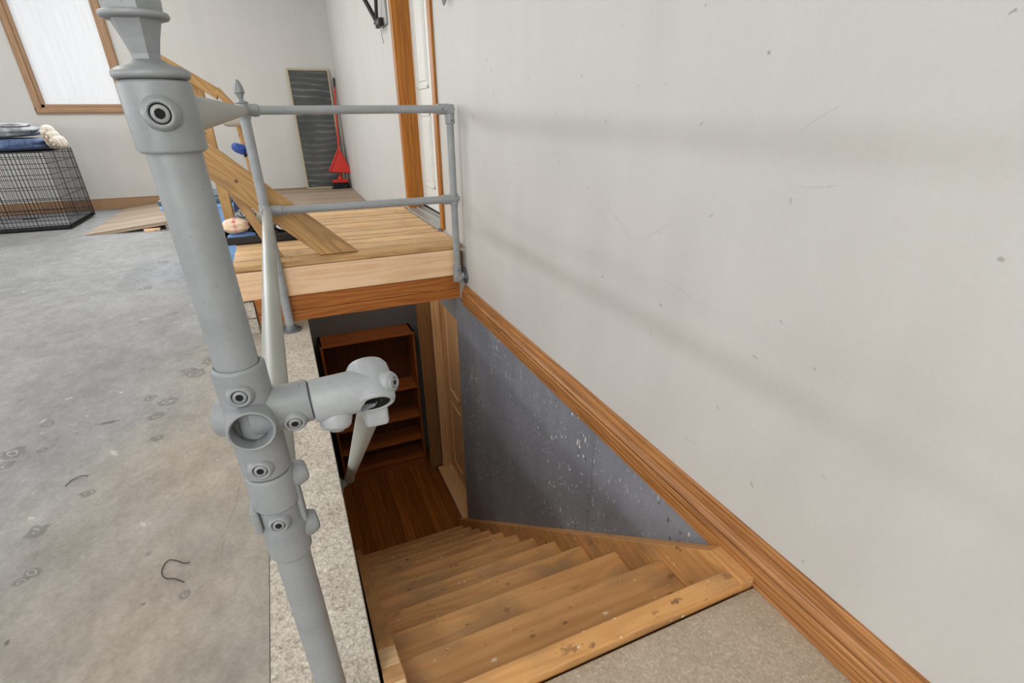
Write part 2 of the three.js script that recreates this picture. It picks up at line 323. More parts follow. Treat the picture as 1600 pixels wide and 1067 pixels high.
// big oak baseboard along the wall above the stairwell
{
  const prof = [[0, 0], [.034, 0], [.034, .062], [.0315, .066], [.026, .0665], [.026, .070], [.0305, .0715], [.031, .076], [.028, .079], [.0225, .083], [.0185, .090], [.0172, .099], [.0215, .101], [.0215, .106], [.0135, .1085], [.0115, .118], [.0105, .126], [.006, .129], [0, .129]];
  const s = poly(prof), g = extr(s, 6.1); g.rotateY(Math.PI); g.translate(XW + .0005, 0, 3.08); // x -> -x, z -> -z
  struct('baseboard_right', uvTri(g, 2), M.oak);
}
struct('baseboard_back', [bx(-6.5, .0, ZBACK, 1, .125, ZBACK + .018, { r: .003 }), bx(-6.5, .125, ZBACK, 1, .14, ZBACK + .010, { r: .003 })], M.oakWindow);
// dark oak header across the stairwell under the deck
{
  const t = struct('trim_1', [bx(-.262, .035, -3.105, XBLUE - .005, .098, -3.05, { r: .003 })], M.beam);
  struct('board', [bx(-.262, .101, -3.105, XBLUE - .005, .1925, -3.048, { r: .003 })], M.beam, t);
}
// ---- windows
function paneTex() { return makeTex(256, 256, .5, .5, (x, y) => { const k = (vn(x * 90, y * 3) - .5) * 12; return [240 + k, 242 + k, 246 + k, .5]; }, { bump: false }); }
const paneT = paneTex();
const glow = (i) => new THREE.MeshStandardMaterial({ color: 0xe6e8ea, roughness: .35, map: paneT.map, emissive: new THREE.Color(.95, .98, 1.0), emissiveIntensity: i });
{ // window on the back wall: oak casing, oak jamb, frosted lit pane
  const x0 = -2.53, x1 = -1.665, y0 = 1.235, y1 = 2.55, z = ZBACK;
  const w = new THREE.Group(); w.name = 'window_1'; w.userData.kind = 'structure'; scene.add(w);
  mesh('pane', bx(x0 + .03, y0 + .03, z - .03, x1 - .03, y1 - .03, z - .022, { r: 0 }), glow(.12), w);
  const c = .075;
  mesh('casing', [bx(x0 - c, y0 - c, z, x1 + c, y0, z + .022, { r: .004 }), bx(x0 - c + .012, y0 - c + .018, z, x1 + c - .012, y0 - .012, z + .032, { r: .005 })], M.oakWindow, w);
  for (const [a, b] of [[x0 - c, x0], [x1, x1 + c]]) mesh('casing', [bx(a, y0 - c + .02, z, b, y1 + c, z + .022, { r: .004, axis: 1 }), bx(a + .014, y0 - .02, z, b - .014, y1 + c, z + .032, { r: .005, axis: 1 })], M.oakWindow, w);
  mesh('window_frame', [bx(x0, y0, z - .1, x1, y0 + .035, z + .012), bx(x0, y1 - .03, z - .1, x1, y1, z), bx(x0, y0, z - .1, x0 + .035, y1, z + .012, { axis: 1 }), bx(x1 - .035, y0, z - .1, x1, y1, z + .012, { axis: 1 })], M.oakWindow, w);
  areaLight(new THREE.Color(.95, .98, 1), WINDOW_LIGHT.back, x1 - x0 - .1, y1 - y0 - .1, [(x0 + x1) / 2, (y0 + y1) / 2, z + .02], [(x0 + x1) / 2, (y0 + y1) / 2, 0]);
}
leftWins.forEach(([a, b], i) => {
  const w = new THREE.Group(); w.name = 'window_' + (i + 2); w.userData.kind = 'structure'; scene.add(w);
  mesh('pane', bx(-6.62, 1.30, a + .03, -6.61, 1.77, b - .03, { r: 0 }), glow(1.0), w);
  mesh('window_frame', [bx(-6.65, 1.27, a, -6.5, 1.31, b, { axis: 2 }), bx(-6.65, 1.76, a, -6.5, 1.80, b, { axis: 2 }), bx(-6.65, 1.27, a, -6.5, 1.80, a + .04, { axis: 1 }), bx(-6.65, 1.27, b - .04, -6.5, 1.80, b, { axis: 1 })], M.oakWindow, w);
  areaLight(new THREE.Color(.96, .98, 1), WINDOW_LIGHT.side, b - a - .1, .42, [-6.48, 1.535, (a + b) / 2], [0, 1.535, (a + b) / 2]);
});
{
  const w = new THREE.Group(); w.name = 'window_5'; w.userData.kind = 'structure'; scene.add(w);
  mesh('pane', bx(-5.18, .92, 3.28, -.92, 2.28, 3.29, { r: 0 }), glow(.9), w);
  mesh('window_frame', [bx(-5.2, .9, 3.2, -.9, .95, 3.35), bx(-5.2, 2.25, 3.2, -.9, 2.3, 3.35), bx(-5.2, .9, 3.2, -5.15, 2.3, 3.35, { axis: 1 }), bx(-.95, .9, 3.2, -.9, 2.3, 3.35, { axis: 1 })], M.oakWindow, w);
  areaLight(new THREE.Color(1, .99, .97), WINDOW_LIGHT.rear, 4.1, 1.25, [-3.05, 1.6, 3.18], [-3.05, 1.6, 0]);
}
{ // five flat ceiling panels, above the frame
  const tm = new THREE.MeshStandardMaterial({ color: 0xffffff, emissive: new THREE.Color(1, .97, .92), emissiveIntensity: 1.2, roughness: .4 });
  for (const [x, z, where] of [[-.45, 2.1, 'over the head of the stairs'], [-1.9, -3.2, 'over the floor beside the deck'], [-4.7, 1.3, 'between the front wall and the side windows'], [-4.7, -5.2, 'nearest the back window and side window'], [-1.2, -6.2, 'over the floor between the deck and the back window']]) {
    const t = thing('ceiling_light', 'flat white ceiling light panel ' + where, 'light', [x, 3.24, z]);
    mesh('housing', bx(-.33, .015, -.93, .33, .06, .93, { r: .01, axis: 2 }), M.white, t);
    mesh('diffuser', bx(-.30, -.02, -.9, .30, .02, .9, { r: .01, axis: 2 }), tm, t);
    areaLight(new THREE.Color(1, .97, .92), WINDOW_LIGHT.tube, .6, 1.8, [x, 3.215, z], [x, 0, z]);
  }
}
{ // small lamp under the deck, over the landing
  const t = thing('ceiling_lamp', 'small round white lamp fixed to the underside of the deck above the landing', 'lamp', [.52, .27, -3.75]);
  mesh('base', latheAlong([[0, .09], [.06, .09], [.06, .06], [.045, .05], [0, .05]], V(0, 0, 0), V(0, 1, 0), 24), M.white, t);
  mesh('bulb', new THREE.SphereGeometry(.05, 24, 16), new THREE.MeshStandardMaterial({ color: 0xffffff, emissive: new THREE.Color(1, .9, .76), emissiveIntensity: 1.2 }), t);
  const p = new THREE.PointLight(new THREE.Color(1, .88, .72), .36, 0, 2); p.position.set(.52, .27, -3.75); p.shadow.radius = 2; scene.add(p);
}
// ---- white door at deck level: slab, panels' mouldings, jambs, casing, threshold
{
  const d = new THREE.Group(); d.name = 'door_1'; d.userData.kind = 'structure'; scene.add(d);
  const xs = 1.115;
  mesh('slab', bx(xs, YDECK + .035, ZD0 + .02, xs + .045, YD1 - .02, ZD1 - .02, { r: .002, axis: 1 }), M.white, d);
  const pz = [[ZD0 + .12, ZD0 + .42], [ZD0 + .53, ZD0 + .83]];
  for (const [a, b] of pz) for (const [y0, y1] of [[YDECK + .2, 1.14], [1.30, 2.3]]) {
    const f = []; const w = .022, x = xs - .008;
    f.push(bx(x, y0, a, xs + .002, y0 + w, b, { r: .005 }), bx(x, y1 - w, a, xs + .002, y1, b, { r: .005 }), bx(x, y0, a, xs + .002, y1, a + w, { r: .005 }), bx(x, y0, b - w, xs + .002, y1, b, { r: .005 }));
    f.push(bx(xs - .006, y0 + .05, a + .05, xs + .002, y1 - .05, b - .05, { r: .005 }));
    mesh('panel', f, M.white, d);
  }
  // far jamb and near jamb, stop bead, casings
  mesh('jamb', [bx(XW - .005, YDECK, ZD0, 1.2, YD1, ZD0 + .02, { axis: 1 }), bx(XW + .035, YDECK, ZD0 + .018, XW + .055, YD1, ZD0 + .03, { axis: 1 })], M.jamb, d);
  mesh('jamb', bx(XW - .005, YDECK, ZD1 - .02, 1.2, YD1, ZD1, { axis: 1 }), M.jamb, d);
  mesh('casing', [bx(XW - .018, YDECK + .012, ZD0 - .07, XW, YD1 + .06, ZD0 + .006, { axis: 1, r: .005 })], M.jamb, d);
  mesh('casing', [bx(XW - .018, YDECK + .012, ZD1 - .006, XW, YD1 + .06, ZD1 + .062, { axis: 1, r: .005 })], M.jamb, d);
  mesh('threshold', [bx(XW - .03, YDECK - .03, ZD0 + .02, 1.2, YDECK + .012, ZD1 - .02, { axis: 2, r: .004 }), bx(XW + .04, YDECK + .01, ZD0 + .02, XW + .06, YDECK + .022, ZD1 - .02, { axis: 2, r: .003 }), bx(XW + .085, YDECK + .01, ZD0 + .02, XW + .1, YDECK + .028, ZD1 - .02, { axis: 2, r: .003 })], M.alu, d);
  mesh('weather_strip', bx(xs - .004, YDECK + .024, ZD0 + .02, xs + .02, YDECK + .037, ZD1 - .02, { r: .001 }), M.black, d);
}
// ---- stained pine door at the landing, set back in its frame
{
  const d = new THREE.Group(); d.name = 'door_2'; d.userData.kind = 'structure'; scene.add(d);
  const z0 = -4.29, z1 = -3.2, x = 1.165, y1 = -.22;
  mesh('slab', bx(x, YLAND + .02, z0 + .02, x + .04, y1, z1, { axis: 1 }), M.pineLight, d);
  for (const [a, b] of [[z0 + .14, z0 + .47], [z0 + .62, z0 + .95]]) for (const [p, q] of [[YLAND + .15, YLAND + .9], [YLAND + 1.02, y1 - .12]]) {
    mesh('panel', [bx(x - .012, p, a, x + .004, p + .03, b, { r: .006 }), bx(x - .012, q - .03, a, x + .004, q, b, { r: .006 }), bx(x - .012, p, a, x + .004, q, a + .03, { r: .006, axis: 1 }), bx(x - .012, p, b - .03, x + .004, q, b, { r: .006, axis: 1 })], M.pineLight, d);
  }
  mesh('jamb', [bx(1.068, YLAND, z0 - .02, 1.2, y1, z0 + .02, { axis: 1 }), bx(1.115, YLAND, z0 + .018, 1.14, y1, z0 + .04, { axis: 1 })], M.pineLight, d);
  mesh('casing', bx(.942, YLAND, z0 - .055, 1.068, y1, z0 - .03, { axis: 1, r: .004 }), M.casingDark, d);
  mesh('threshold', bx(1.005, YLAND - .01, z0, 1.2, YLAND + .018, -3.17, { axis: 2, r: .004 }), M.pineLight, d);
}

// ================================================================== STAIRCASE
{
  const t = thing('staircase', 'worn pine staircase going down between the concrete curb and the blue concrete wall', 'staircase');
  const XL = .052, XR = .928, variants = [0, 1, 2, 3].map(i => { const m = M.stair.clone(); m.color.setScalar([1, .93, 1.06, .97][i]); return m; });
  mesh('top_nosing', bx(XL, YTOP - .034, ZTOP, XR + .016, YTOP, ZTOP + .056, { r: .006 }), variants[2], t);
  for (let k = 1; k <= 11; k++) {
    const y = YTOP - RISE * k, z = ZTOP - RUN * k;
    mesh('tread', bx(XL, y - .032, z, XR, y, z + RUN + .045, { r: .007 }), variants[k % 4], t);
  }
  for (let k = 0; k <= 11; k++) {
    const y = YTOP - RISE * k, z = ZTOP - RUN * k;
    mesh('riser', bx(XL, Math.max(YLAND, y - RISE), z + .022, XR, y - .03, z + .040, { r: .001 }), variants[(k + 1) % 4], t);
  }
  for (const [x0, x1] of [[XL - .043, XL], [XR, XR + .040]]) {
    const up = .058, dn = -.24, za = ZTOP + .055, zb = ZTOP - RUN * 11 - .13, ya = YTOP - (ZTOP - za) * RISE / RUN, yb = YTOP - (ZTOP - zb) * RISE / RUN;
    const yCut = .026;
    const zc = ZTOP + (yCut - YTOP - up) * RUN / RISE;      // where the top edge reaches the cut
    const pts = [[-za, yCut - .19], [-za, yCut], [-zc, yCut], [-zb, yb + up], [-zb, YLAND], [-(zb + .12), YLAND], [-(zb + .3), yb + dn + .2]];
    const g = extr(poly(pts), x1 - x0, .002); g.rotateY(Math.PI / 2); g.translate(x0, 0, 0);
    mesh('stringer', uvTri(g, 2, R0(), R0()), M.stair, t);
  }
}
{
  const t = scene.getObjectByName('staircase');
  const g = extr(poly([[.53, .028], [.70, .028], [.885, -.108], [.885, -.30], [.53, -.30]]), .041, .002); g.rotateY(Math.PI / 2); g.translate(.0095, 0, 0);
  mesh('stringer_end', uvTri(g, 0, .4, .3), M.pine, t, 'paler block at the head of the stringer');
}
// ================================================================== BOOKCASE on the landing
{
  const W = .875, H = 1.567, D = .25, t = thing('bookcase', 'empty dark brown wooden bookcase standing against the far wall of the landing', 'bookcase', [.05, YLAND, -4.69]);
  mesh('side_panel', bx(0, 0, 0, .022, H, D, { axis: 1 }), M.book, t); mesh('side_panel', bx(W - .022, 0, 0, W, H, D, { axis: 1 }), M.book, t);
  mesh('top', bx(0, H - .022, 0, W, H, D + .004), M.book, t);
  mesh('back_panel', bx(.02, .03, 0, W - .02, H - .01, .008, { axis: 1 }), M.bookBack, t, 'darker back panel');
  for (const y of [.075, .32, .60, .95]) mesh('shelf', bx(.022, y, .008, W - .022, y + .022, D - .004), M.book, t);
  for (const y of [.075]) mesh('plinth', bx(.022, 0, D - .03, W - .022, y, D - .012), M.book, t);
}

// ================================================================== PIPE GUARD RAIL
{
  const t = thing('pipe_guard_rail', 'grey painted pipe guard rail with bolted fittings around the open stairwell', 'railing');
  const PX = -.0816, PZ = -.6, FX = -.102, FZ = -3.01, RX = .946, RP = .0237;
  const screwGeo = (s = 1) => {
    const body = lathe([[.0200, -.012], [.0185, 0], [.0145, .006], [.0125, .0068], [.0108, .0062], [.0104, .003], [.0092, .003], [.0088, .0062], [.0052, .0062], [.0052, .0062]].map(p => [p[0] * s, p[1] * s]), 30);
    return body;
  };
  const holeGeo = (s = 1) => { const g = new THREE.CylinderGeometry(.0053 * s, .0053 * s, .004 * s, 6); g.translate(0, .0045 * s, 0); return g; };
  function screw(parent, at, dir, s = 1) {           // boss and hex set screw
    const d = V(...dir).normalize(), a = V(...at), b = a.clone().add(d);
    const m = mesh('set_screw', uvTri(orient(screwGeo(s), a, b), 1, R0(), R0()), M.metal, parent);
    mesh('hex_socket', [uvTri(orient(holeGeo(s), a, b), 1), uvTri(orient((() => { const g = new THREE.RingGeometry(.0091 * s, .0106 * s, 24); g.rotateX(-Math.PI / 2); g.translate(0, .0036 * s, 0); return g; })(), a, b), 1)], M.socket, parent);
    return m;
  }
  const pipe = (name, a, b, r, mat = M.metal) => mesh(name, rod(V(...a), V(...b), r, 36), mat, t);
  const sleeve = (y0, y1, r, ri, b = .003) => [[ri, y0], [r - b, y0], [r, y0 + b], [r, y1 - b], [r - b, y1], [ri, y1]];
  // posts and rails
  const nearPost = pipe('post', [PX, 0, PZ], [PX, 1.17, PZ], RP);
  pipe('post', [FX, 0, FZ], [FX, 1.17, FZ], .0245, M.metalLight);
  pipe('post', [RX, .18, FZ], [RX, 1.158, FZ], .021, M.metalLight);
  pipe('top_rail', [PX, 1.141, PZ - .03], [FX, 1.155, FZ], .0205, M.metalPale);
  pipe('top_rail', [FX, 1.158, FZ], [RX, 1.158, FZ], .0205, M.metalLight);
  pipe('middle_rail', [PX + .004, .685, PZ - .03], [FX + .008, .68, FZ], .0235, M.metalPale);
  pipe('middle_rail', [FX, .68, FZ], [RX, .675, FZ], .0215, M.metalLight);
  // near post, top fitting
  const f1 = mesh('fitting', [latheAlong(sleeve(1.1085, 1.168, .0297, .024), V(PX, 0, PZ), V(0, 1, 0), 48), latheAlong(sleeve(0, .05, .0262, .0205), V(PX, 1.1445, PZ), V(0, 0, -1), 36)], M.metal, t);
  screw(f1, [PX + .0024, 1.1412, PZ + .0287], [.03, -.02, .99], .82);
  // finials
  const finial = (x, y, z, k) => {            // round base, six-sided flaring stem, thin ring, six-sided spear tip
    const flat = (prof, seg, rot) => { let g = lathe(prof, seg); g.rotateY(rot); g = g.toNonIndexed(); g.computeVertexNormals(); return g; };
    const base = lathe([[0, 0], [.031, 0], [.0335, .003], [.033, .007], [.027, .0105], [.018, .013], [.0135, .0165], [0, .0165]], 40);
    const stem = flat([[.0150, .0125], [.0125, .017], [.0128, .021], [.0165, .033], [.0215, .046], [.0235, .0515], [0, .0515]], 6, .3);
    const ring = lathe([[0, .0475], [.0235, .0478], [.0272, .0488], [.0288, .051], [.0280, .0535], [.0245, .0545], [0, .0545]], 40);
    const tip = flat([[.0252, .053], [.0262, .062], [.0243, .075], [.0188, .090], [.0115, .104], [.0045, .113], [0, .115]], 6, .3);
    const g = merge([base, stem, ring, tip]); g.scale(k, k, k); g.translate(x, y, z); return mesh('finial', uvTri(g, 1, x, z), M.metal, t, 'spear shaped cap on the post');
  };
  const nearFinial = finial(PX, 1.1685, PZ, .93); finial(FX, 1.187, FZ, .9);
  // near post, cross fitting: sleeve, open front socket, side socket
  const YC = .812;
  const ev = new Evaluator(); ev.attributes = ['position', 'normal'];
  const closed = sleeve(.727, .882, .0296, .0240, .004); closed.push(closed[0].slice());
  const bA = new Brush(latheAlong(closed, V(PX, 0, PZ), V(0, 1, 0), 48)), bB = new Brush(rod(V(PX + .001, YC, PZ), V(PX + .001, YC, PZ + .1), .0222, 40));
  bA.updateMatrixWorld(); bB.updateMatrixWorld();
  const bored = uvTri(ev.evaluate(bA, bB, SUBTRACTION).geometry, 1, .1, .2);
  const f2 = mesh('fitting', [
    bored,
    latheAlong([[.0222, .004], [.0222, .0425], [.0248, .0440], [.0268, .042], [.0278, .030], [.0300, .014], [.031, .008]], V(PX + .001, YC, PZ), V(0, 0, 1), 40),
    latheAlong([[.030, 0], [.029, .03], [.0272, .036], [.0268, .068], [.0245, .0695], [.012, .0695]], V(PX, YC + .001, PZ), V(1, .03, 0).normalize(), 40),
    latheAlong([[.0275, 0], [.0265, .036], [.0245, .038], [.0, .038]], V(PX, YC - .004, PZ), V(-.85, 0, -.5).normalize(), 30),
  ], M.metal, t);
  screw(f2, [PX - .0022, .853, PZ + .0278], [-.08, .02, 1], .82); screw(f2, [PX - .0036, .748, PZ + .0278], [-.12, .0, 1], .82);
  screw(f2, [PX + .047, YC - .009, PZ + .0245], [-.02, -.22, 1], .82);
  // swivel fitting carrying the stair handrail
  const A = V(PX + .0672, YC, PZ), SD = V(0, -.62, .785).normalize(), SC = V(.0605, .8195, -.606);
  const bC = new Brush(latheAlong([[0, 0], [.0265, 0], [.0283, .003], [.0283, .074], [.024, .080], [0, .080]], A, V(1, .05, 0).normalize(), 44)), bD = new Brush(rod(SC.clone().addScaledVector(SD, .0125), SC.clone().addScaledVector(SD, .07), .0196, 40));
  bC.updateMatrixWorld(); bD.updateMatrixWorld();
  const body3 = uvTri(ev.evaluate(bC, bD, SUBTRACTION).geometry, 0, .3, .1);
  const f3 = mesh('fitting', [
    body3,
    latheAlong([[0, -.0305], [.017, -.030], [.0235, -.0275], [.0272, -.022], [.0285, -.013], [.0288, .012], [.0282, .026], [.0262, .0305], [.0232, .0318], [.0205, .0305], [.0195, .020]], SC, SD, 44),
    latheAlong([[.0215, 0], [.021, .02], [.019, .03], [.015, .0345], [0, .035]], V(.012, .805, -.6), V(-.1, -.93, .36).normalize(), 26),
    latheAlong([[.018, -.012], [.0155, .014], [.0125, .020], [0, .020]], V(.0725, .823, -.596), V(.74, .16, .66).normalize(), 26),
    bx(.047, .752, -.632, .079, .784, -.600, { r: .006, seg: 2 }),
  ], M.metalLight, t);
  mesh('bore', latheAlong([[.0202, .0295], [.0192, .016], [0, .015]], SC, SD, 30), M.socket, t);
  screw(f3, [.0862, .8262, -.5840], [.74, .16, .66], .66); screw(f3, [.009, .773, -.5875], [-.1, -.93, .36], .58);
  // lower fitting on the near post
  const LF = [];
  LF.push(latheAlong([[.0246, .671], [.0272, .672], [.0294, .676], [.0297, .722], [.027, .7255], [.0246, .7255]], V(PX, 0, PZ), V(0, 1, 0), 44));
  LF.push(latheAlong([[.0246, .582], [.0262, .582], [.0290, .587], [.0296, .632], [.0275, .640], [.0255, .644], [.0255, .672]], V(PX, 0, PZ), V(0, 1, 0), 44));
  LF.push(bx(PX - .0345, .637, PZ - .02, PX - .0235, .676, PZ + .017, { r: .004, seg: 2 }), bx(PX + .0235, .632, PZ - .02, PX + .0312, .70, PZ + .010, { r: .003, seg: 2 }));
  LF.push(latheAlong([[.0205, 0], [.0175, .034], [.0150, .0425], [.0125, .0450], [0, .0450]], V(PX, .705, PZ), V(1, 0, -.25).normalize(), 26));
  LF.push(latheAlong([[.0215, 0], [.0185, .033], [.0155, .0405], [.013, .0435], [0, .0435]], V(PX, .617, PZ), V(1, 0, -.2).normalize(), 26));
  LF.push(latheAlong([[.030, 0], [.0285, .045], [.0255, .048], [.0235, .048]], V(PX, .685, PZ), V(0, 0, -1), 30));
  const f4 = mesh('fitting', LF, M.metal, t);
  screw(f4, [PX - .0022, .655, PZ + .0258], [-.08, .05, 1], .80);
  // the near post leans a little out of plumb
  for (const m of [nearPost, nearFinial, f1, f2, f4]) m.traverse(o => { if (o.geometry) { o.geometry.translate(-PX, -.48, 0); o.geometry.rotateZ(.0100); o.geometry.translate(PX, .48, 0); } });
  // stair handrail and its wall bracket
  pipe('handrail', [.071, .80, -.628], [.048, -.625, -2.293], .021, M.metalPale);
  mesh('bracket', [rod(V(.048, -.615, -2.28), V(0.004, -.640, -2.27), .017, 20), latheAlong([[0, 0], [.04, 0], [.04, .006], [.02, .01]], V(0.0, -.640, -2.27), V(1, 0, 0), 24), latheAlong([[0, -.03], [.02, -.028], [.026, -.015], [.026, .02], [.0235, .03], [.02, .03]], V(.048, -.625, -2.293), V(.014, .64, .76).normalize(), 24)], M.metalPale, t);
  // far post fittings and base
  const f5 = mesh('fitting', [latheAlong(sleeve(1.118, 1.186, .0295, .024), V(FX, 0, FZ), V(0, 1, 0), 32), latheAlong(sleeve(0, .07, .0275, .02), V(FX, 1.158, FZ), V(1, 0, 0), 28), latheAlong(sleeve(0, .05, .0275, .02), V(FX, 1.154, FZ), V(0, 0, 1), 28)], M.metalLight, t);
  screw(f5, [FX + .05, 1.135, FZ + .004], [0, -1, .2], .7);
  mesh('fitting', [latheAlong(sleeve(.65, .712, .0295, .024), V(FX, 0, FZ), V(0, 1, 0), 32), latheAlong(sleeve(0, .085, .0275, .0215), V(FX, .68, FZ), V(1, 0, 0), 28), latheAlong(sleeve(0, .06, .0285, .0235), V(FX + .006, .68, FZ), V(0, 0, 1), 28)], M.metalLight, t);
  for (const [x, z] of [[FX, FZ], [PX, PZ]]) mesh('base_flange', latheAlong([[0, 0], [.06, 0], [.062, .003], [.06, .008], [.034, .012], [.031, .03], [.0265, .032]], V(x, 0, z), V(0, 1, 0), 36), M.flange, t);
  // post by the wall: elbow, tee, lower elbow and wall flange
  const f6 = mesh('fitting', [latheAlong(sleeve(-.075, .024, .0275, .01, .004), V(RX, 1.158, FZ), V(0, 1, 0), 28), latheAlong(sleeve(0, .075, .0275, .0205), V(RX, 1.158, FZ), V(-1, 0, 0), 28), latheAlong([[.026, 0], [.024, .028], [.0215, .031], [.0185, .0285], [0, .0285]], V(RX, 1.158, FZ), V(0, 0, 1), 28)], M.metalLight, t);
  screw(f6, [RX - .045, 1.158, FZ + .0245], [0, 0, 1], .5); screw(f6, [RX + .004, 1.1, FZ + .0245], [.1, 0, 1], .5);
  const f7 = mesh('fitting', [latheAlong(sleeve(.642, .708, .027, .02), V(RX, 0, FZ), V(0, 1, 0), 28), latheAlong(sleeve(0, .075, .027, .0215), V(RX, .675, FZ), V(-1, 0, 0), 28), latheAlong([[.018, 0], [.016, .03], [.012, .034], [0, .034]], V(RX, .678, FZ), V(.8, 0, .5).normalize(), 20)], M.metalLight, t);
  screw(f7, [RX - .05, .652, FZ + .008], [0, -1, .4], .5);
  const f8 = mesh('fitting', [latheAlong([[0, -.034], [.022, -.034], [.027, -.03], [.027, .07], [.0215, .075]], V(RX - .002, .195, FZ), V(0, 1, 0), 28), latheAlong([[.026, 0], [.024, .027], [.021, .030], [.018, .0275], [0, .0275]], V(RX - .002, .190, FZ), V(0, 0, 1), 28), latheAlong([[.023, 0], [.023, .03], [.027, .032], [.027, .045]], V(RX - .002, .195, FZ), V(1, 0, .0), 24)], M.metalLight, t);
  screw(f8, [RX - .002, .24, FZ + .0245], [.1, .1, 1], .5);
  mesh('wall_flange', latheAlong([[0, 0], [.052, 0], [.054, .004], [.05, .009], [.034, .011], [.028, .02], [0, .02]], V(XW, .195, FZ), V(-1, 0, 0), 40), M.flange, t);
  for (const [dy, dz] of [[.038, 0], [-.038, 0], [0, .038], [0, -.038]]) mesh('bolt', rod(V(XW - .008, .195 + dy, FZ + dz), V(XW - .016, .195 + dy, FZ + dz), .006, 6), M.alu, t);
}

// ================================================================== DECK and what is built of boards
function boards(t, n, mk, mats, name = 'board') { for (let i = 0; i < n; i++) mesh(name, mk(i), mats[Math.floor(R0() * mats.length)], t); }
const deckMats = [1, .9, 1.08, .96].map(s => { const m = M.deck.clone(); m.color.setScalar(s); return m; });
const deckNose = M.deck.clone(); deckNose.color.setRGB(.84, .78, .64);
const farMats = [1, .88, 1.1].map(s => { const m = M.deckFar.clone(); m.color.setScalar(s); return m; });
{
  const t = thing('wooden_deck', 'low wooden entry deck of pale boards before the white door, pale fascia board in front', 'deck');
  const edges = [-3.035, -3.165, -3.325, -3.455, -3.565, -3.71, -3.89, -4.035, -4.16, -4.27, -4.43, -4.58, -4.72];
  for (let i = 0; i < edges.length - 1; i++) mesh('board', bx(-.335 + R0() * .01, YDECK - .036, edges[i + 1] + .022, i < 3 ? XW - .012 : XW - .002 - (edges[i] < -3.4 && edges[i] > -4.45 ? .032 : 0), YDECK - R0() * .003, edges[i], { r: .007 }), i ? deckMats[i % 4] : deckNose, t);
  mesh('fascia', bx(-.095, .236 - .04, -3.075, XW - .04, YDECK - .038, -3.037, { r: .003 }), M.fascia, t, 'pale new pine board under the deck edge');
  mesh('fascia', bx(-.335, .1935, -3.09, -.13, YDECK - .045, -3.052, { r: .003 }), M.fascia, t);
  mesh('post', bx(-.128, .1935, -3.10, -.098, YDECK - .04, -3.045, { r: .003, axis: 1 }), M.jamb, t);
  mesh('joist', bx(XW - .038, .2, -3.11, XW - .006, YDECK - .06, -3.068, { r: .004, axis: 1 }), M.beam, t);
  mesh('joist', bx(-.335, .18, -4.74, XW - .004, YDECK - .04, -4.70, { r: .003 }), M.deck, t);
  mesh('joist', bx(-.335, .18, -4.70, -.298, YDECK - .04, -3.09, { r: .003, axis: 2 }), M.deck, t);
  mesh('pier', [bx(-.335, 0, -3.16, -.268, .09, -3.03, { r: .004 }), bx(-.335, .094, -3.16, -.268, .183, -3.035, { r: .004 })], M.slabSide, t);
}
{
  const t = thing('low_platform', 'low weathered board platform between the deck and the far wall', 'platform');
  const n = 27, z0 = -4.76, z1 = -8.56, w = (z0 - z1) / n;
  boards(t, n, i => bx((z0 - i * w < -6.62 ? -.92 : -.36) + R0() * .012, .085, z0 - (i + 1) * w + .006, XW - .008, .118 + R0() * .004, z0 - i * w - .008, { r: .004 }), farMats);
  for (const x of [-.3, .3, .9]) mesh('joist', bx(x, .0, z1, x + .04, .085, z0, { r: .002, axis: 2 }), M.deckFar, t);
}
{ // ramp from the platform down to the concrete
  const t = thing('wooden_ramp', 'grey weathered wooden ramp sloping down to the concrete floor beside the wire crate', 'ramp', [-.93, .120, 0]);
  const L = 1.095, a = Math.atan2(.114, L); const n = 12, z0 = -6.68, w = 1.84 / n, inner = new THREE.Group();
  for (let i = 0; i < n; i++) { const g = bx(-L, -.036, z0 - (i + 1) * w + .005, 0, R0() * .005, z0 - i * w - .008, { r: .004 }); g.rotateZ(a); mesh('board', g, farMats[i % 3], t); }
  const g = bx(-L + .75, -.085, z0 - .05, -.02, -.036, z0 - .01, { r: .003 }); g.rotateZ(a * 1); mesh('runner', g, M.deckFar, t);
  single('wood_block', bx(-.075, 0, -.05, .075, .024, .05, { r: .003 }), M.fascia, 'short pale offcut of timber lying under the edge of the wooden ramp', 'wood block', [-1.40, 0, -6.70]);
}
{ // guard of rough timber standing on the deck's open side
  const t = thing('timber_guard', 'rough timber guard with a wide slanting plank rising off the deck edge', 'guard');
  const pl = (pts, z, d, mat, name, label) => { const g = extr(poly(pts), d, .003); g.translate(0, 0, z); const ang = Math.atan2(pts[1][1] - pts[0][1], pts[1][0] - pts[0][0]); const q = g.clone(); q.rotateZ(-ang); const u = uvTri(q, 0, R0(), R0()); const f = g.index ? g.toNonIndexed() : g; f.setAttribute('uv', u.attributes.uv); return mesh(name, f, mat, t, label); };
  pl([[.140, YDECK + .003], [-.345, .862], [-.345, 1.02], [-.285, 1.0], [-.185, .905], [.350, YDECK + .003]], -3.135, .036, M.plank, 'plank', 'wide knotty plank, its foot sawn level');
  pl([[-.335, YDECK], [-.335, 1.275], [-.392, 1.315], [-.392, YDECK]], -3.99, .06, M.plank, 'post');
  pl([[-.068, YDECK + .003], [-.228, .79], [-.275, .79], [-.112, YDECK + .003]], -3.186, .022, M.plank, 'brace');
  pl([[-.262, 1.225], [-.53, 1.42], [-.53, 1.47], [-.250, 1.285]], -3.93, .05, M.plank, 'handrail');
  pl([[-.205, 1.175], [-.262, 1.255], [-.240, 1.285], [-.178, 1.20]], -3.935, .06, M.plank, 'end_block');
}
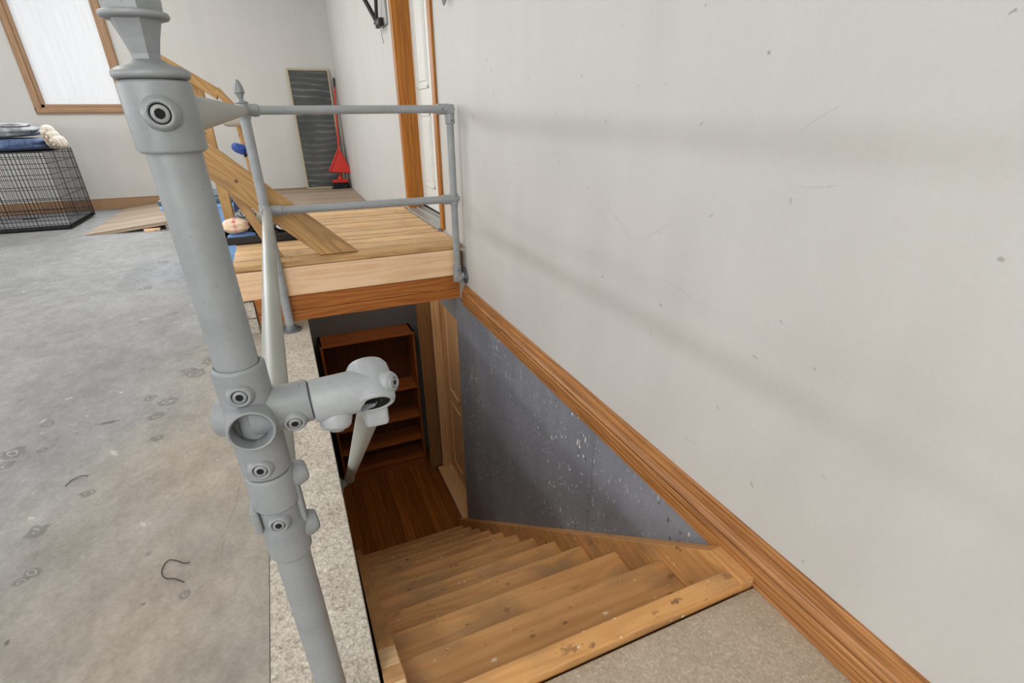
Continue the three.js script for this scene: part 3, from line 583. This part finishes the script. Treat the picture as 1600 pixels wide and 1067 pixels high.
// things stood by the guard
{
  const t = thing('shovel', 'wooden tool shaft with a pale grip standing up behind the wide slanting plank', 'tool', [-.181, .42, -3.86]);
  mesh('shaft', rod(V(.04, 0, 0), V(0.003, .66, 0), .015, 14), M.plank, t); mesh('grip', [(() => { const g = lump(.13, .052, .06, 3, .05, 3); g.translate(-.015, .652, 0); return g; })()], plain(0xb0a89a, .6), t);
}
{
  const t = thing('blue_glove', 'rolled blue cloth with a dark hollow end lying on top of the slanting plank', 'cloth', [-.175, .955, -3.21]);
  const g = lump(.082, .048, .07, 12, .12, 2.4); g.rotateZ(-.45); mesh('roll', g, M.blueDark, t);
  const h = latheAlong([[0, 0], [.016, 0], [.022, .004], [.026, 0]], V(.036, .004, .016), V(.9, -.4, .35).normalize(), 20); mesh('opening', h, M.navy, t);
}
// ================================================================== STORAGE TOTE
{
  const t = thing('storage_tote', 'pale blue lidded plastic storage tote on the concrete beside the deck', 'storage box', [-.612, 0, -4.80]);
  const shell = (w0, d0, w1, d1, h) => { const g = new RoundedBoxGeometry(1, 1, 1, 3, .06); const p = g.attributes.position; for (let i = 0; i < p.count; i++) { const k = p.getY(i) + .5; p.setXYZ(i, p.getX(i) * (w0 + (w1 - w0) * k), k * h, p.getZ(i) * (d0 + (d1 - d0) * k)); } g.computeVertexNormals(); return uvTri(g, 0); };
  mesh('tub', shell(.41, .46, .465, .52, .545), M.blueTote, t);
  mesh('rim', [bx(-.247, .50, -.272, .247, .53, .272, { r: .008, seg: 2 })], M.blueTote, t);
  mesh('lid', [bx(-.252, .535, -.278, .252, .575, .278, { r: .015, seg: 3 }), bx(-.19, .57, -.21, .19, .588, .21, { r: .008, seg: 2 })], plain(0x46606e, .5), t, 'dark grey lid');
  for (const z of [.268, -.268]) mesh('handle', bx(-.06, .40, z - .018, .06, .47, z + .018, { r: .01, seg: 2 }), M.blueDark, t);
  for (const y of [.12, .24, .36]) mesh('rib', bx(-.21 - y * .05, y, .225 + y * .055, .21 + y * .05, y + .012, .238 + y * .055, { r: .004 }), M.blueTote, t);
}
// ================================================================== BOOT TRAY and clutter on the deck
{
  const t = thing('boot_tray', 'black plastic boot tray full of odds and ends on the deck boards', 'tray', [-.17, YDECK, -3.71]);
  mesh('base', bx(-.23, .002, -.13, .215, .012, .13, { r: .004 }), M.black, t);
  mesh('rim', [bx(-.24, .002, .12, .225, .05, .138, { r: .008, seg: 2 }), bx(-.24, .002, -.138, .225, .05, -.12, { r: .008, seg: 2 }), bx(-.24, .002, -.135, -.222, .05, .135, { r: .008, seg: 2 }), bx(.207, .002, -.135, .225, .05, .135, { r: .008, seg: 2 })], M.black, t);
  const speck = (a, b, s) => texMat(makeTex(128, 128, .25, .25, (x, y) => mixc(a, b, vn(x * s, y * s + 3) > .5 ? 1 : 0).concat(.5), { bump: false }), .85);
  const mk = (name, label, cat, w, h, d, pos, mat, seed, amp = .14) => single(name, lump(w, h, d, seed, amp, 2.6), mat, label, cat, pos);
  mk('folded_cloth', 'blue grey folded cloth in the boot tray beneath the printed bag', 'cloth', .16, .045, .12, [-.295, YDECK + .014, -3.665], plain(0x6f8ec4, .9), 4);
  mk('printed_bag', 'crumpled cream plastic bag with red and pink print in the boot tray', 'bag', .15, .085, .11, [-.315, YDECK + .062, -3.665], texMat(makeTex(128, 128, .2, .2, (x, y) => { const c = vn(x * 34 + 2, y * 34); const d = vn(x * 26, y * 26 + 9); return [...(d > .60 && vn(x * 9 + 5, y * 9) > .42 ? [204, 60, 66] : c > .66 ? [232, 168, 166] : [232, 208, 178]), .5]; }, { bump: false }), .5), 5);
  mk('grey_sack', 'dark speckled fabric sack leaning behind the printed bag', 'sack', .13, .14, .10, [-.25, YDECK + .04, -3.79], speck([70, 74, 84], [150, 150, 150], 120), 6);
  mk('grey_sack', 'pale grey canvas pouch slumped beside the timber brace in the boot tray', 'sack', .11, .08, .09, [-.165, YDECK + .07, -3.70], plain(0x8d8a80, .9), 7);
  mk('navy_bag', 'tall navy blue bag standing behind the boot tray', 'bag', .10, .24, .10, [-.268, YDECK, -3.92], M.navy, 8, .1);
  mk('speckled_cloth', 'bunched blue and grey patterned cloth behind the boot tray', 'cloth', .14, .12, .12, [-.11, YDECK, -3.98], speck([60, 74, 98], [188, 190, 190], 90), 9);
  mk('white_cloth', 'crumpled white paper lying in the boot tray near the slanting plank', 'paper', .12, .05, .10, [-.01, YDECK + .055, -3.68], plain(0xd4d6da, .8), 10);
  mk('brown_shoe', 'small dark brown shoe lying at the front of the boot tray', 'shoe', .12, .05, .07, [-.135, YDECK + .014, -3.635], plain(0x5a2c20, .6), 13, .08);
}

// ================================================================== BACK OF THE ROOM
{ // tall dark framed screen panel leaning on the back wall
  const t = thing('screen_panel', 'tall dark screen panel in a thin pale wooden frame leaning on the far wall', 'screen panel', [.36, .124, -8.47]);
  const W = .565, H = 1.585, f = .022;
  const tx = texMat(makeTex(256, 768, W, H, (x, y) => { const s = fbm(x * 6 + 3, y * 34, 3), b = Math.pow(clamp(Math.sin((y + .014 * (vn(x * 5, y * 4) - .5)) * 78 + 9 * fbm(x * 1.5, y * 3 + 4, 3)) * .5 + .5, 0, 1), 4) * vn(y * 7, 4 + x * 3), w = .5 + .5 * Math.sin(y * 760); const k = 16 * (s - .5) + 58 * b * s * 1.4 + w * 4 - 10 + 22 * fbm(x * 3, y * 2.5, 3); return [58 + k, 61 + k, 61 + k * 1.05, .5]; }, { bump: false, mirror: false }), .4);
  const sc = uvTri(bx(f, f, -.006, W - f, H - f, .004, { r: 0 }), 1); { const p = sc.attributes.position, uv = sc.attributes.uv; for (let i = 0; i < p.count; i++) uv.setXY(i, p.getX(i), p.getY(i)); }
  const grp = [mesh('screen', sc, tx, t), mesh('frame', [bx(0, 0, -.01, f, H, .012, { axis: 1 }), bx(W - f, 0, -.01, W, H, .012, { axis: 1 }), bx(f, 0, -.01, W - f, f, .012), bx(f, H - f, -.01, W - f, H, .012)], plain(0xb3a487, .6), t)];
  t.rotation.x = -.065;
}
{ // red broom with clip-on dustpan in the corner
  const t = thing('broom', 'red broom with black bristles standing in the far corner beside the screen panel', 'broom', [.845, .122, -8.34]);
  mesh('handle', rod(V(0, .1, 0), V(.125, 1.36, -.19), .012, 12), M.red, t);
  mesh('grip', rod(V(.125, 1.36, -.19), V(.137, 1.475, -.207), .014, 12), M.black, t);
  mesh('head', [bx(-.115, .085, -.03, .115, .13, .03, { r: .015, seg: 2 }), latheAlong([[.045, 0], [.016, .06], [.014, .08]], V(0, .125, 0), V(.1, 1, -.15).normalize(), 16)], M.red, t);
  const br2 = []; const r = rng(5); for (let i = 0; i < 130; i++) { const x = (r() - .5) * .22, z = (r() - .5) * .05; br2.push(rod(V(x, .09, z), V(x * 1.25 + (r() - .5) * .02, .0, z * 1.6 + (r() - .5) * .02), .004, 4)); }
  stuff(mesh('bristles', br2, M.black, t));
  const d = thing('dustpan', 'red triangular dustpan clipped upright on the broom handle', 'dustpan', [.855, .36, -8.30]);
  const tri = poly([[-.155, 0], [.155, 0], [.07, .17], [.014, .30], [-.014, .30], [-.07, .17]]); const g = extr(tri, .008, .002); const dp = mesh('pan', uvTri(g, 0), M.red, d);
  mesh('rim', [rod(V(-.155, 0, .012), V(-.014, .30, .012), .012, 8), rod(V(.155, 0, .012), V(.014, .30, .012), .012, 8), rod(V(-.155, 0, .012), V(.155, 0, .012), .008, 8)], M.red, d);
  mesh('handle', rod(V(0, .28, .006), V(.012, .5, -.002), .012, 10), M.red, d); d.rotation.z = -.085; d.rotation.x = -.13;
  single('thin_rod', tube([[.955, .13, -8.38], [.962, .5, -8.43], [.972, 1.0, -8.5], [.98, 1.45, -8.55]], .006, 24, 6), plain(0xc9c8c2, .6), 'thin pale rod leaning in the corner beside the red broom', 'rod');
}
{ // black folding bracket on the wall beyond the white door, cut by the top of the frame
  const t = thing('wall_bracket', 'black metal folding bracket arm fixed to the white wall beyond the door casing', 'bracket', [0, 0, 0]);
  mesh('arm', rod(V(.80, 2.16, -5.02), V(.955, 1.80, -4.86), .018, 16), M.black, t);
  mesh('strut', rod(V(.955, 1.80, -4.86), V(.962, 2.06, -4.80), .014, 14), M.black, t);
  mesh('clamp', [bx(.935, 1.755, -4.90, .985, 1.81, -4.70, { r: .015, seg: 2 }), latheAlong([[0, 0], [.026, 0], [.026, .03], [0, .03]], V(.955, 1.78, -4.86), V(0, 0, 1), 18)], M.black, t);
  mesh('plate', bx(.978, 1.76, -4.74, XW, 2.3, -4.64, { r: .006 }), M.alu, t);
  mesh('bolt', rod(V(.93, 1.772, -4.80), V(.93, 1.745, -4.80), .01, 8), M.alu, t);
  mesh('wire', tube([[.965, 1.755, -4.78], [.968, 1.70, -4.77], [.976, 1.64, -4.765]], .0022, 10, 5), M.black, t);
}
single('wall_hook', latheAlong([[0, 0], [.006, .004], [.03, .07], [.03, .12], [0, .12]], V(XW - .03, 1.645, -3.085), V(.05, 1, 0).normalize(), 4), M.alu, 'grey pointed metal tip hanging on the white wall above the pipe post', 'hook');
// ================================================================== WIRE CRATE with bedding
{
  const X0 = -3.45, X1 = -2.255, Z0 = -8.1, Z1 = -7.175, H = .80;
  const t = thing('dog_crate', 'large black wire dog crate on the concrete under the window', 'dog crate', [X1, 0, Z1]);
  const W = X1 - X0, D = Z1 - Z0; const bar = (a, b, r = .0028) => rod(V(...a), V(...b), r, 5);
  const faceX = (z) => { const g = []; const n = 33; for (let i = 0; i <= n; i++) { const x = -W * i / n; g.push(bar([x, .02, z], [x, H, z], i % 8 ? .0026 : .0042)); } for (const y of [.02, .065, .11, .22, .34, .46, .58, .69, .76, H]) g.push(bar([-W, y, z], [0, y, z], y === H || y === .02 ? .0045 : .0032)); return g; };
  const faceZ = (x) => { const g = []; const n = 25; for (let i = 0; i <= n; i++) { const z = -D * i / n; g.push(bar([x, .02, z], [x, H, z], i % 8 ? .0026 : .0042)); } for (const y of [.02, .11, .22, .34, .46, .58, .69, H]) g.push(bar([x, y, -D], [x, y, 0], .0034)); return g; };
  stuff(mesh('front_panel', faceX(0), M.wire, t)); stuff(mesh('back_panel', faceX(-D), M.wire, t));
  stuff(mesh('side_panel', faceZ(0), M.wire, t)); stuff(mesh('side_panel', faceZ(-W), M.wire, t));
  { const g = []; for (let i = 0; i <= 25; i++) { const z = -D * i / 25; g.push(bar([-W, H, z], [0, H, z])); } for (let i = 0; i <= 6; i++) { const x = -W * i / 6; g.push(bar([x, H, -D], [x, H, 0], .0035)); } stuff(mesh('top_panel', g, M.wire, t)); }
  mesh('tray', bx(-W + .02, .012, -D + .02, -.02, .020, -.02, { r: .003 }), plain(0x7d7e80, .7), t); mesh('tray_rim', [bx(-W + .01, .012, -.02, -.01, .05, -.01, { r: .003 }), bx(-.02, .012, -D + .01, -.01, .05, -.01, { r: .003 })], M.black, t);
  mesh('latch', [bx(-.40, .135, .004, -.26, .15, .02, { r: .005 })], M.wire, t);
  const fleece = (a, b) => texMat(makeTex(256, 256, .3, .3, (x, y) => { const n = fbm(x * 60, y * 60, 3), k = (n - .5) * 50; return [...mixc(a, b, sstep(.45, .65, fbm(x * 14, y * 14, 3))).map(v => v + k), n]; }), .95, .004);
  const bed = thing('pet_bed', 'thick blue fleece pet bed lying on top of the wire crate', 'pet bed', [-2.80, H + .006, -7.66]);
  mesh('cushion', lump(.98, .125, .62, 21, .05, 4), fleece([86, 104, 138], [66, 82, 116]), bed);
  const bl = thing('folded_blanket', 'folded grey patterned blanket lying over the blue pet bed', 'blanket', [-2.84, H + .136, -7.68]);
  mesh('fold', lump(.90, .11, .56, 22, .06, 4), fleece([120, 124, 130], [150, 152, 156]), bl); mesh('fold', (() => { const g = lump(.82, .055, .5, 23, .06, 4); g.translate(-.03, .085, 0); return g; })(), fleece([128, 131, 136], [160, 162, 165]), bl);
  const pk = thing('striped_towel', 'striped cream towel bunched at the end of the folded blanket on the crate', 'towel', [-2.235, H + .008, -7.62]);
  mesh('folds', [0, 1, 2].map(i => { const g = lump(.07, .24 - i * .05, .42, 30 + i, .08, 2.6); g.rotateZ(.12 + i * .1); g.translate(i * .03 - .01, .004, 0); return g; }), texMat(makeTex(64, 64, .06, .06, (x, y) => [...(Math.floor(y * 100) % 3 === 0 ? [150, 128, 100] : [206, 200, 190]), .5], { bump: false }), .9), pk);
}
// ================================================================== LITTER on the concrete
single('bent_wire', tube([[-.437, .004, -1.285], [-.452, .005, -1.288], [-.470, .004, -1.305], [-.494, .004, -1.318], [-.505, .004, -1.295], [-.503, .004, -1.268], [-.488, .004, -1.247], [-.470, .005, -1.238], [-.443, .004, -1.215]], .0015, 50, 6), plain(0x241c16, .6), 'thin black bent wire loop lying on the concrete near the curb', 'wire');
single('bent_wire', tube([[-.875, .004, -1.83], [-.862, .004, -1.862], [-.84, .004, -1.875], [-.818, .004, -1.866]], .0014, 24, 6), plain(0x3a3632, .6), 'short curved dark wire scrap on the open concrete among grey stains', 'wire');

scene.traverse(o => { if (o.isLight && o.shadow) o.castShadow = !o.isRectAreaLight; });
renderer.render(scene, camera);
